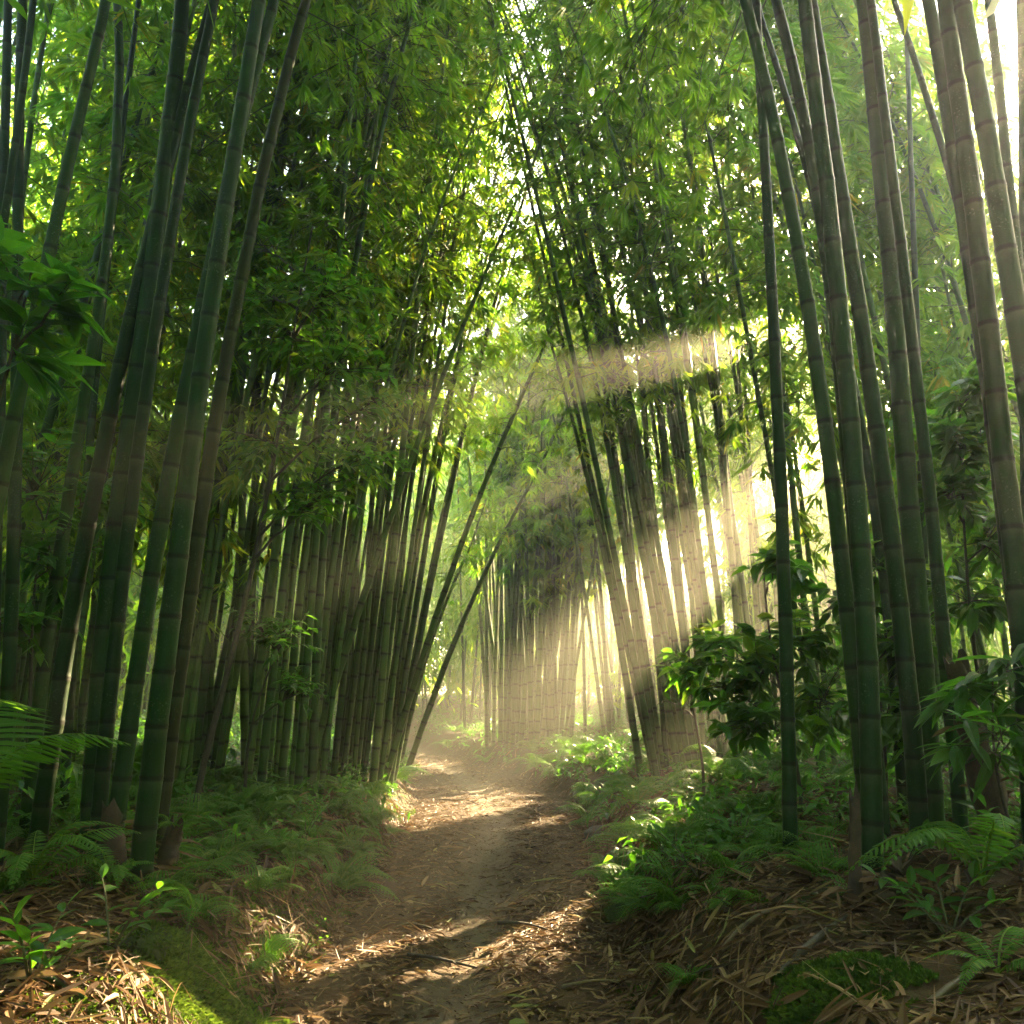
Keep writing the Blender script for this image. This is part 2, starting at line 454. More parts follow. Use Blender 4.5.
def front(pts, w, label, side, total=15.0, Y=None, seed=0, mat='culm', group=None, inter=.4, cr=True, bendk=1.0):
    rng = np.random.default_rng(1000 + seed)
    P, Y = px_culm(pts, Y)
    C = smooth_curve(P)
    d = norm((C[-1] - C[-6])[None])[0]
    top = C[-1]; rest = total - top[2]
    if rest > .5:
        t = np.linspace(0, 1, 20)[1:, None]
        ext = top + d / d[2] * rest * t * np.array([.55, 1, 1]) + np.array([-side * rng.uniform(-.2, 1.2) * bendk, rng.uniform(-.6, .8), 0]) * t ** 2
        C = np.concatenate([C, ext])
    r0 = w / 2 * Y / F * 1.12
    kw = dict(hs=top[2] * .93 + .9, he=99, nb=85, bl=1.7, nc=5, nl=8, L=.23, W=.034, fold=0) if cr else None
    return bamboo(C, r0, label, group, rng, 14, True, inter, kw, mat)

LF = [
 ([(-12, 850), (2, 240), (7, 0)], 12, 'upright bamboo culm at the extreme left edge of the photo, only partly inside it', None),
 ([(4, 800), (8, 679), (14, 457), (17, 250), (22, 0)], 12, 'slim dark bamboo culm rising almost straight close to the left edge of the photo', 5.4),
 ([(-120, 800), (0, 245), (34, 0)], 9, 'thin bamboo culm leaning in from beyond the upper left corner across its upright neighbours', 5.0),
 ([(-60, 800), (0, 474), (35, 325), (100, 25)], 14, 'dark bamboo culm leaning strongly right behind the big green leaves at the left edge', 5.0),
 ([(20, 760), (31, 679), (68, 371), (111, 0)], 13, 'dark bamboo culm standing above the large arching fern frond on the left bank', None),
 ([(36, 760), (44, 680), (80, 405), (97, 337), (118, 0)], 12, 'straight green bamboo culm just right of the dark one above the arching fern frond', 6.3),
 ([(45, 770), (58, 680), (125, 337), (180, 95), (210, 0)], 15, 'tilted bamboo culm passing behind the thickest left culm near its top', 5.9),
 ([(92, 852), (103, 679), (118, 515), (142, 337), (181, 0)], 20, 'thickest bamboo culm of the left cluster, grey green, rising from dead sheaths', None),
 ([(100, 815), (118, 679), (157, 337), (219, 0)], 13, 'slender bamboo culm close along the right side of the thickest left culm', 5.6),
 ([(114, 818), (137, 679), (167, 508), (198, 337), (253, 90), (277, 0)], 15, 'bamboo culm crossing behind its neighbour, second from the path in the left cluster', 5.5),
 ([(140, 884), (164, 679), (185, 508), (210, 337), (261, 0)], 19, 'mossy footed bamboo culm nearest the path in the left cluster, beside the rotten stump', None),
 ([(158, 800), (178, 660), (191, 576), (227, 342), (304, 0)], 14, 'brownish bamboo culm with a sunlit right edge, the most tilted of the left cluster', 5.9),
 ([(70, 760), (84, 560), (104, 300), (142, 0)], 8, 'thin bamboo culm seen behind the front row of the left cluster', 7.2),
]
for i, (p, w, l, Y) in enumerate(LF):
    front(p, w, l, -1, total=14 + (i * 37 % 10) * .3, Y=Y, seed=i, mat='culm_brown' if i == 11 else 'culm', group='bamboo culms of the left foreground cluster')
RF = [
 ([(790, 856), (787, 679), (776, 342), (761, 85), (757, 0)], 12.5, 'lone straight bamboo culm standing a little apart, leftmost of the right cluster', None, 'culm'),
 ([(872, 840), (855, 662), (835, 491), (811, 337), (794, 205), (747, 0)], 15, 'left leaning bamboo culm whose foot hides behind the whitish spotted culm', 5.0, 'culm'),
 ([(872, 880), (867, 679), (858, 508), (841, 337), (824, 171), (804, 0)], 18, 'bamboo culm with whitish spots at its foot, beside a broken dead stub', None, 'culm'),
 ([(916, 800), (906, 679), (893, 542), (866, 337), (845, 205), (811, 0)], 16, 'bamboo culm directly behind the left side of the lichen footed culm on the right bank', 5.3, 'culm'),
 ([(933, 838), (920, 679), (910, 508), (896, 337), (879, 171), (860, 0)], 19, 'stout bamboo culm with a lichen covered foot among low leaves on the right bank', None, 'culm'),
 ([(956, 790), (944, 645), (930, 508), (911, 337), (876, 51), (869, 0)], 12, 'thinner bamboo culm close behind the right side of the lichen footed culm', 5.6, 'culm'),
 ([(928, 740), (922, 508), (917, 342), (906, 0)], 7, 'pale slim hazy bamboo culm standing upright behind the right cluster', 9.0, 'culm'),
 ([(1010, 560), (971, 273), (947, 150), (893, 0)], 9, 'thin bamboo culm slanting behind the three thick culms in the upper right corner', 6.6, 'culm'),
 ([(1040, 830), (985, 380), (965, 205), (927, 0)], 17, 'thick bamboo culm partly hidden behind its left neighbour near the sun glare', 5.2, 'culm'),
 ([(1034, 850), (1016, 576), (995, 342), (968, 171), (948, 0)], 20, 'thick bamboo culm with a broken branch stub, running past the sun glare at right', 4.6, 'culm'),
 ([(1085, 850), (1016, 308), (992, 171), (961, 0)], 22, 'thickest bamboo culm of the right cluster, cut off by the right edge of the photo', 4.5, 'culm'),
 ([(1075, 820), (1012, 219), (988, 0)], 12, 'medium bamboo culm right of the thickest one in the upper right corner', 5.5, 'culm'),
 ([(1030, 840), (1023, 240), (1020, 0)], 12, 'bamboo culm grazing the right edge of the photo at the top', 5.6, 'culm'),
 ([(880, 800), (850, 480), (822, 240), (811, 137), (777, 0)], 14, 'dark bamboo culm mostly covered by the whitish spotted culm in front of it', 5.8, 'culm'),
 ([(900, 790), (850, 380), (814, 191), (759, 17)], 9, 'thin strongly leaning bamboo culm crossing behind the right cluster', 6.6, 'culm'),
]
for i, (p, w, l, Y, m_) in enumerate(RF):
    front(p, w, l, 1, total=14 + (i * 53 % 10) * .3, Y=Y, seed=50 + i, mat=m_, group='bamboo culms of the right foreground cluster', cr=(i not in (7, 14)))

# single leaning culms around the path
def lone(pts, w, label, Y, seed, total, side, hs):
    rng = np.random.default_rng(seed)
    P, Y = px_culm(pts, Y); a, b_ = P[0], P[-1]
    k = (total - .0) / b_[2]; t = np.linspace(0, 1, 30)[:, None] * max(k, 1.02)
    C = a + (b_ - a) * t + np.array([side * .12, .0, .10]) * np.sin(np.clip(t, 0, 1) * math.pi) + np.array([0, 0, -.5]) * np.clip(t - .85, 0, 9) ** 2
    return bamboo(C, w / 2 * Y / F * .9, label, 'leaning bamboo culms over the path', rng, 10, True, .36,
                  dict(hs=np.linalg.norm(b_ - a) * .72, he=99, nb=34, bl=.8, nc=4, nl=6, L=.19, W=.03), 'culm_mid')
lone([(642, 792), (628, 687), (586, 500), (549, 337)], 8, 'single bamboo culm slanting left over the path in front of the right clump', 11.0, 301, 8.4, 1, 5.8)
lone([(380, 812), (420, 640), (478, 480), (548, 338)], 8, 'long bamboo culm slanting right out of the left clump towards the slanting culm opposite', 11.6, 302, 10.2, -1, 5.6)
lone([(402, 772), (422, 692), (470, 590), (540, 466)], 7, 'low bamboo culm slanting right in the haze above the path bend', 14.0, 303, 8.4, -1, 4.8)
lone([(300, 790), (340, 560), (381, 429), (422, 337), (532, 164)], 9, 'high bamboo culm slanting right across the middle of the canopy', 10.4, 304, 10.5, -1, 7.0)
lone([(398, 775), (432, 627), (470, 547)], 6, 'short faint bamboo culm slanting right beneath the longer leaning culms', 15.0, 305, 5.6, -1, 3.6)

def clump(n, fbase, lean, H, r, label, group, seed, hs, crown_scale=.85, L=.2, nb=46, sides=8, bend=(0, 0), mind=.2, fine=False):
    rng = np.random.default_rng(seed); pts = []; tries = 0
    while len(pts) < n and tries < 6000:
        tries += 1; x, y = fbase(rng)
        if abs(x - centre(y)) < halfw(y) + .25: continue
        if all((x - a) ** 2 + (y - b) ** 2 > mind ** 2 for a, b in pts): pts.append((x, y))
    for x, y in pts:
        h = H * rng.uniform(.85, 1.12)
        lx, ly = lean(x, y, rng)
        b = np.array([bend[0] + rng.normal(0, .7), bend[1] + rng.normal(0, .7), 0])
        C = arch(np.array([x, y, tz(x, y) - .05]), (lx, ly, 1), h, b, rng)
        if seed in (15, 19) and blocks(C, (10, 12), .8) or seed in (15, 16) and blocks(C, (0, 1, 2, 3, 4, 8, 9), 1.0) or seed == 19 and blocks(C, (5, 7), .8) or seed == 13 and blocks(C, (0, 1, 3, 4, 8, 9), .75): continue
        kw = dict(hs=hs * rng.uniform(.85, 1.15), he=99, nb=int(nb * crown_scale * .92), bl=1.65, nc=5, nl=8, L=L * 1.12, W=L * .17, fold=0)
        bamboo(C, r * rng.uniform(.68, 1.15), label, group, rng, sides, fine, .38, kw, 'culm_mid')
    return pts

def pxbox(x0, x1, Y0, Y1):
    def f(rng):
        Y = rng.uniform(Y0, Y1); px = rng.uniform(x0, x1)
        return (px - 512) / F * Y * 1.02, Y
    return f
clump(36, pxbox(188, 335, 8.6, 11.2), lambda x, y, r: (r.normal(.035, .04), r.normal(0, .03)), 14.5, .045,
      'upright green bamboo culm in the dense row behind the broadleaf sapling on the left', 'bamboo culms in the dense left row', 11, 5.2, bend=(1.5, -.5), fine=True)
clump(42, pxbox(325, 428, 10.8, 13.5), lambda x, y, r: (.02 + .30 * np.clip((x + 2.4) / 1.4, 0, 1) * r.uniform(.2, 1) + r.normal(0, .03), r.normal(0, .03)), 14, .044,
      'bamboo culm in the fanned clump that borders the left side of the path', 'bamboo culms in the fanned clump left of the path', 12, 4.8, bend=(1.1, -.4), fine=True)
clump(48, pxbox(646, 752, 10.2, 12.8), lambda x, y, r: (-.02 - .17 * np.clip((3.1 - x) / 1.4, 0, 1) * r.uniform(.4, 1) + r.normal(0, .03), r.normal(0, .03)), 14.5, .047,
      'bamboo culm in the fanned clump that borders the right side of the path', 'bamboo culms in the fanned clump right of the path', 13, 5.0, bend=(-.9, -.3), fine=True)
clump(54, pxbox(466, 568, 19, 22.5), lambda x, y, r: (r.normal(0, .06) + .05 * (x + .0), r.normal(0, .04)), 12.5, .055,
      'hazy bamboo culm in the far clump at the bend of the path', 'bamboo culms in the far clump at the bend', 14, 3.6, L=.28, nb=28, mind=.16)
clump(22, pxbox(575, 648, 15.5, 20), lambda x, y, r: (r.normal(-.05, .05), r.normal(0, .04)), 11, .05,
      'slim hazy bamboo culm between the far clump and the right clump', 'bamboo culms between far and right clumps', 15, 4.2, L=.26, nb=26, bend=(-1, 0), mind=.4)
clump(58, pxbox(745, 1100, 9.5, 17), lambda x, y, r: (r.normal(-.08, .06), r.normal(0, .05)), 13.3, .048,
      'hazy bamboo culm in the sunlit stand behind the right foreground shrubs', 'bamboo culms behind the right shrubs', 16, 3.0, L=.26, nb=72, bend=(-1, 0), mind=.45)
clump(38, pxbox(-60, 200, 8.2, 14), lambda x, y, r: (r.normal(.04, .06), r.normal(0, .05)), 14, .048,
      'dark bamboo culm in the shaded stand behind the left foreground cluster', 'bamboo culms behind the left foreground cluster', 17, 2.4, L=.26, nb=66, bend=(1, 0), mind=.4)
clump(40, pxbox(600, 850, 17, 25), lambda x, y, r: (r.normal(-.04, .06), r.normal(0, .05)), 11, .05,
      'hazy bamboo culm deep in the sunlit grove behind the right clump', 'bamboo culms deep behind the right clump', 19, .7, L=.3, nb=44, bend=(-.5, 0), mind=.5)
# the forest around and beyond: one far mass
def far_mass():
    rng = np.random.default_rng(77)
    cm, lm = MB(), MB()
    n = 760; X = rng.uniform(-38, 38, n * 4); Yv = rng.uniform(-16, 62, n * 4)
    ok = (Yv > 34) | ((X < -8.5) | (X > 10) | (np.abs(X) > .68 * Yv + 3)) & (Yv > 2) | (Yv < -.5) & ((np.abs(X - centre(Yv)) > 1.7) | (Yv < -6)) | (np.abs(X) > 5.2) & (Yv < 3.5)
    ok &= (rng.random(n * 4) < np.where((X > 6) & (Yv > 6) & (Yv < 60), .75, 1))
    X, Yv = X[ok][:n], Yv[ok][:n]; n = len(X)
    Z = terrain(X, Yv); H = rng.uniform(12, 16, n); H = np.where((X > 6) & (Yv > 6), np.where(Yv - 1.6 * X < 6.5, rng.uniform(13, 16, n), rng.uniform(9, 12, n)), H)
    # unseen culms added beside and behind the camera, leaning in to block sky light
    ex = np.array([-2.6, 2.7, -3.4, 3.5, -2.3, 2.4, -4.2, 4.3, -3.0, 3.1, -2.2, 2.3]); ey = np.array([1.5, 1.2, 2.6, 2.9, -.4, -.2, 3.9, 4.1, .4, .6, -1.6, -1.9])
    X = np.concatenate([ex, X[:-12]]); Yv = np.concatenate([ey, Yv[:-12]]); Z = terrain(X, Yv); H[:12] = rng.uniform(12, 15, 12)
    t = np.linspace(0, 1, 8)
    lx = rng.normal(0, .06, n); lx[:12] = -np.sign(ex) * rng.uniform(.08, .15, 12); ly = rng.normal(0, .06, n); bx = rng.normal(0, 1.2, n); by = rng.normal(0, 1.2, n)
    C = np.stack([X[:, None] + lx[:, None] * H[:, None] * t + bx[:, None] * t ** 2.5, Yv[:, None] + ly[:, None] * H[:, None] * t + by[:, None] * t ** 2.5, Z[:, None] + H[:, None] * t], -1)
    tubes(cm, C, .055 * (1 - .85 * t)[None] * np.ones((n, 1)), 5)
    nl = 1300; i = np.repeat(np.arange(n), nl); u = rng.uniform(.05, 1, n * nl)
    P = np.stack([X[i] + lx[i] * H[i] * u + bx[i] * u ** 2.5, Yv[i] + ly[i] * H[i] * u + by[i] * u ** 2.5, Z[i] + H[i] * u], -1)
    P += norm(rng.normal(0, 1, P.shape)) * (1.5 * rng.random((len(P), 1)) ** .6) * np.array([1, 1, .6])
    k = keep(P, .22) & (P[:, 2] > .3) & ((i >= 12) | (P[:, 2] > 6.2)); P = P[k]
    D = rng.normal(0, .8, P.shape) + np.array([0, 0, -.6])
    leaves(lm, P, D, np.array([0, 0, 1.]) + rng.normal(0, .5, P.shape), .5 * rng.uniform(.7, 1.2, len(P)), .10, KITE, 0, .15, np.clip(rng.normal(.45, .2, len(P)), 0, 1))
    # the hazy stand beyond the bend, too dense and too far to count
    n = 120; X = rng.uniform(-15, 13, n); Yv = rng.uniform(24, 36, n); q = np.abs(X - centre(Yv)) > 1.3; X, Yv = X[q], Yv[q]; n = len(X); Z = terrain(X, Yv)
    H = rng.uniform(10, 13, n); lx = rng.normal(0, .07, n); ly = rng.normal(0, .05, n)
    C = np.stack([X[:, None] + lx[:, None] * H[:, None] * t, Yv[:, None] + ly[:, None] * H[:, None] * t, Z[:, None] + H[:, None] * t], -1)
    tubes(cm, C, .05 * rng.uniform(.7, 1.2, (n, 1)) * (1 - .85 * t)[None], 6)
    nl = 1100; i = np.repeat(np.arange(n), nl); u = .06 + .94 * rng.random(n * nl) ** .8
    P = np.stack([X[i] + lx[i] * H[i] * u, Yv[i] + ly[i] * H[i] * u, Z[i] + H[i] * u], -1) + norm(rng.normal(0, 1, (n * nl, 3))) * (1.5 * rng.random((n * nl, 1)) ** .6) * np.array([1, 1, .6])
    k = keep(P, .1) & (P[:, 2] > .3); P = P[k]
    leaves(lm, P, rng.normal(0, .8, P.shape) + np.array([0, 0, -.6]), np.array([0, 0, 1.]) + rng.normal(0, .5, P.shape), .36 * rng.uniform(.7, 1.2, len(P)), .065, KITE, 0, .15, np.clip(rng.normal(.5, .2, len(P)), 0, 1))
    o = lm.build('surrounding_forest', M['bleaf']); tag(o, 'dense mass of bamboo foliage closing the view behind and around the stands', 'forest', None, 'stuff')
    c = cm.build('culms', M['culm'], o, None, True); c['kind'] = 'stuff'
far_mass()

# ------------------------------------------------------------------ ground and path
def build_ground():
    def axis(breaks):
        out = []
        for a, b, st in breaks: out.append(np.arange(a, b, st))
        return np.unique(np.round(np.concatenate(out + [[breaks[-1][1]]]), 4))
    xs = axis([(-60, -16, 4), (-16, -5, .5), (-5, -3, .12), (-3, 3, .045), (3, 5, .12), (5, 16, .5), (16, 60, 4)])
    ys = axis([(-20, 0, 1), (0, 2.5, .25), (2.5, 9, .045), (9, 14, .09), (14, 26, .25), (26, 40, 1), (40, 80, 4)])
    X, Y = np.meshgrid(xs, ys); Z = terrain(X, Y)
    e = X - centre(Y); d = np.abs(e) - halfw(Y) - .35 * fbm(Y * .9 + (e > 0) * 40, X * 0 + 3.3, 3)
    wear = np.exp(-((e - .04 * np.sin(Y * 1.3)) / (.30 + .25 * fbm(Y * .8, X * .6, 3))) ** 2)
    bank = sstep(-.1, .15, d)
    V = np.stack([X, Y, Z], -1).reshape(-1, 3); idx = np.arange(len(V)).reshape(X.shape)
    q = np.stack([idx[:-1, :-1], idx[:-1, 1:], idx[1:, 1:], idx[1:, :-1]], -1).reshape(-1, 4)
    pm = d.reshape(-1)[q].mean(1) < 0
    for nm, m in (('path', pm), ('ground', ~pm)):
        qq = q[m]; u, inv = np.unique(qq, return_inverse=True)
        mb = MB(); mb.add(V[u], [inv.reshape(qq.shape)], wear.reshape(-1)[u], bank.reshape(-1)[u])
        tag(mb.build(nm, M['soil'], None, None, True), {'path': 'trodden earth path strewn with dead leaves winding between bamboo', 'ground': 'forest floor of dark soil and moss on both sides of the path'}[nm], nm, None, 'structure')
build_ground()

def slope_frame(x, y):
    e = .04
    gx = (terrain(x + e, y) - terrain(x - e, y)) / (2 * e); gy = (terrain(x, y + e) - terrain(x, y - e)) / (2 * e)
    return norm(np.stack([-gx, -gy, np.ones_like(gx)], -1))

MOSSY = [(ground_px(185, 975), .40), (ground_px(850, 985), .32), (ground_px(148, 958), .09)]
def litter(name, n, sampler, L, W, label, seed, prof=STRIP, lift=.012, tilt=.28, tones=(.45, .25)):
    rng = np.random.default_rng(seed); x, y = sampler(rng, n)
    bare = np.zeros(len(x), bool)
    for c, r in MOSSY: bare |= np.hypot((x - c[0]) / 1.2, (y - c[1]) / 1.1) + .3 * fbm(x * 5, y * 5, 3) < r * .9
    kp = ~bare | (rng.random(len(x)) < .10); x, y = x[kp], y[kp]
    n = len(x); nn = slope_frame(x, y)
    a = rng.uniform(0, 2 * math.pi, n)
    T = norm(np.cross(nn, np.stack([np.cos(a), np.sin(a), 0 * a], -1)))
    D = T + nn * np.abs(rng.normal(0, tilt, n))[:, None] * .8; U = nn + rng.normal(0, tilt * 1.6, (n, 3))
    P = np.stack([x, y, terrain(x, y) + rng.uniform(.003, lift, n)], -1)
    ll = L * rng.lognormal(0, .4, n)
    mb = MB(); leaves(mb, P - T * ll[:, None] * .5, D, U, ll, W * rng.lognormal(0, .35, n), prof, rng.choice([.5, -.6]), rng.uniform(-.1, .35, n), np.clip(rng.normal(*tones, n), 0, .99))
    return tag(mb.build(name, M['dead']), label, 'litter', None, 'stuff')
def s_bank(rng, n):
    y = 2.6 + 9 * rng.random(n) ** 1.7; s = rng.choice([-1, 1], n)
    d = -.1 + 2.6 * rng.random(n) ** 1.3
    return centre(y) + s * (halfw(y) + d), y
def s_path(rng, n):
    y = 2.6 + 22 * rng.random(n) ** 1.9; e = rng.uniform(-1.25, 1.25, n)
    k = (np.abs(e) > .22 + .12 * rng.normal(0, 1, n)) | (rng.random(n) < .12)
    k &= fbm(e * 1.4 + 5, y * 1.2, 3) + .38 > rng.random(n) * .42
    return (centre(y) + e * halfw(y))[k], y[k]
def s_wide(rng, n):
    y = 5 + 20 * rng.random(n); x = rng.uniform(-11, 11, n); k = np.abs(x - centre(y)) > halfw(y)
    return x[k], y[k]
litter('leaf_litter', 32000, s_bank, .10, .014, 'tan and brown dead bamboo leaves covering both banks', 21, lift=.035, tilt=.35, tones=(.40, .25))
litter('leaf_litter', 2000, s_bank, .18, .024, 'long curled dead bamboo sheaths and straw lying over the banks', 22, lift=.05, tilt=.25, tones=(.52, .22))
litter('leaf_litter', 34000, s_path, .075, .013, 'small dead leaves scattered along both sides of the trodden strip', 23, lift=.015, tilt=.2)
def s_strip(rng, n):
    y = 2.6 + 14 * rng.random(n) ** 1.8; return centre(y) + rng.normal(0, .5, n), y
litter('leaf_litter', 9000, s_strip, .022, .009, 'trodden crumbs of leaves and bark on the bare strip of the path', 27, prof=KITE, lift=.008, tilt=.25, tones=(.35, .25))
litter('leaf_litter', 1300, s_path, .16, .022, 'larger dry leaves and straw lying on the path', 24, lift=.02, tilt=.16, tones=(.62, .2))
litter('leaf_litter', 2200, s_bank, .24, .006, 'thin dry twigs and straw lying over the banks', 26, lift=.05, tilt=.3, tones=(.6, .25))
litter('leaf_litter', 14000, s_wide, .16, .028, 'brown fallen leaves between the bamboo feet further back', 25, prof=KITE, lift=.04)

# ------------------------------------------------------------------ ferns
def frond_mesh(name, L, npair, pin, feather, rng, arch_=.55, mat='fern', wr=.17):
    mb = MB(); k = 14
    u = np.linspace(0, 1, k)
    sp = lambda q: np.stack([0 * q, L * (q - .12 * q * q), L * (arch_ * q - (arch_ + .22) * q ** 2.1)], -1)
    C = sp(u)[None]; tubes(mb, C, (np.linspace(.006, .0012, k) * L / .5)[None], 3, .75)
    s = np.repeat(np.linspace(.16, .985, npair), 2); sg = np.tile([-1., 1.], npair)
    P = sp(s); T = norm(sp(s + .01) - sp(s - .01))
    side = np.array([1., 0, 0])[None] * sg[:, None]
    prof = np.sin(np.clip((s - .05) / .95, 0, 1) ** .75 * math.pi) ** .8 * (1 - .25 * s) + .06
    PL = pin * prof
    D = norm(side + T * .35 + np.array([0, 0, -.18]) + rng.normal(0, .05, (len(s), 3)))
    Nn = norm(np.cross(T, side) * sg[:, None])
    tone = np.clip(.45 + rng.normal(0, .12, len(s)), 0, 1)
    if feather:
        m = 5
        f = np.linspace(.08, .95, m)
        for g in (-1., 1.):
            q = P[:, None] + D[:, None] * (PL[:, None] * f[None])[..., None] + np.array([0, 0, -1.]) * (.18 * PL[:, None] * f[None] ** 2)[..., None]
            d2 = norm(T * g)[:, None] + D[:, None] * .55 + 0 * q
            l2 = PL[:, None] * .36 * (1 - .75 * f[None])
            nrm = np.broadcast_to(Nn[:, None], q.shape)
            leaves(mb, q.reshape(-1, 3), d2.reshape(-1, 3), nrm.reshape(-1, 3) + rng.normal(0, .15, (q.size // 3, 3)), l2.ravel(), l2.ravel() * .5, KITE, 0, .15, np.repeat(tone, m))
    else:
        leaves(mb, P, D, Nn, PL, pin * wr, STRIP, .3, .25, tone)
    o = mb.build(name, M[mat]); me = o.data; bpy.data.objects.remove(o)
    return me
rf = np.random.default_rng(5)
FEATHER = [frond_mesh('frond', .5, 15, .15, True, rf, a) for a in (.45, .65, .85)]
SWORD = [frond_mesh('frond', .6, 24, .10, False, rf, a) for a in (.5, .75, .95)]
BIG = [frond_mesh('frond', 1.25, 27, .36, False, rf, a, 'fern', .085) for a in (.55, .7)]

def fern(x, y, size, pool, n, label, group, rng, lift=0., name='fern', tilt=(.15, .8), az=None):
    root = empty(name, (x, y, tz(x, y) - .02 + lift), label, 'fern', group)
    a0 = rng.uniform(0, 6.28)
    for k in range(n):
        o = link('frond', pool[rng.integers(len(pool))], root)
        a = a0 + k * 2 * math.pi / n + rng.normal(0, .25) if az is None else az[k]
        o.rotation_euler = (rng.uniform(*tilt), rng.normal(0, .15), a)
        s = size * rng.uniform(.7, 1.15); o.scale = (s, s, s)
    return root
rg = np.random.default_rng(31)
def scatter(n, box, mind, rng, dmin=.1, dmax=9):
    pts = []; t = 0
    while len(pts) < n and t < 8000:
        t += 1; x, y = rng.uniform(box[0], box[1]), rng.uniform(box[2], box[3])
        d = abs(x - centre(y)) - halfw(y)
        if not dmin < d < dmax: continue
        if all((x - a) ** 2 + (y - b) ** 2 > mind ** 2 for a, b in pts): pts.append((x, y))
    return pts
for x, y in scatter(46, (-4.2, -1.3, 5.9, 10.8), .30, rg, .05):
    fern(x, y, rg.uniform(.65, 1.15), FEATHER, 9, 'feathery green fern in the fern bank along the left edge of the path', 'ferns on the left bank', rg)
for x, y in scatter(40, (.7, 3.6, 5.6, 11.5), .30, rg, .02):
    fern(x, y, rg.uniform(.6, 1.1), FEATHER if rg.random() < .7 else SWORD, 9, 'feathery green fern in the undergrowth along the right edge of the path', 'ferns on the right bank', rg)
for x, y in scatter(44, (-5, 4, 11.5, 26), .5, rg, .05, 2.2):
    fern(x, y, rg.uniform(.9, 1.5), FEATHER, 8, 'sunlit low fern beside the path near the bend', 'ferns near the path bend', rg)
for x, y in scatter(40, (-9, -3.4, 6.5, 13), .6, rg, 1.5):
    fern(x, y, rg.uniform(1., 1.7), SWORD if rg.random() < .5 else FEATHER, 8, 'dark fern in the shade between the bamboo feet on the left', 'ferns under the left bamboo', rg)
for x, y in scatter(36, (-2.7, -1.1, 4.7, 8.5), .24, rg, .03):
    fern(x, y, rg.uniform(.45, .9), FEATHER, 9, 'feathery green fern in the fern bank along the left edge of the path', 'ferns on the left bank', rg)
for x, y in scatter(26, (.8, 2.1, 4.6, 8.5), .26, rg, .03):
    fern(x, y, rg.uniform(.4, .8), FEATHER, 9, 'feathery green fern in the undergrowth along the right edge of the path', 'ferns on the right bank', rg)
# individual ferns of the foreground
g = at(-35, 800, 4.5); fern(g[0], 4.5, .9, BIG, 4, 'large fern with long arching fronds at the left edge of the photo', None, rg, .42, tilt=(.5, .75), az=[-1.45, -2.5, .4, 1.5])
g = ground_px(30, 900); fern(g[0], g[1], .95, SWORD, 7, 'dull green fern with a drooping pale frond low at the left edge', None, rg, .12)
g = ground_px(110, 890); fern(g[0], g[1], .7, SWORD, 6, 'small fern at the foot of the thickest left bamboo culm', None, rg, .05)
g = ground_px(985, 905); fern(g[0], g[1], 1.0, SWORD, 8, 'large dark fern spreading over the litter at the lower right', None, rg, .1)
g = ground_px(1000, 985); fern(g[0], g[1], .6, SWORD, 6, 'small fern hanging over the lower right corner of the bank', None, rg, .05)
g = ground_px(720, 800); fern(g[0], g[1], 1.2, SWORD, 7, 'yellow tipped fern catching sunlight left of the lone straight culm', None, rg, .2)
g = ground_px(690, 985); fern(g[0], g[1], .45, FEATHER, 7, 'tiny fern growing from the litter at the right path edge', None, rg)

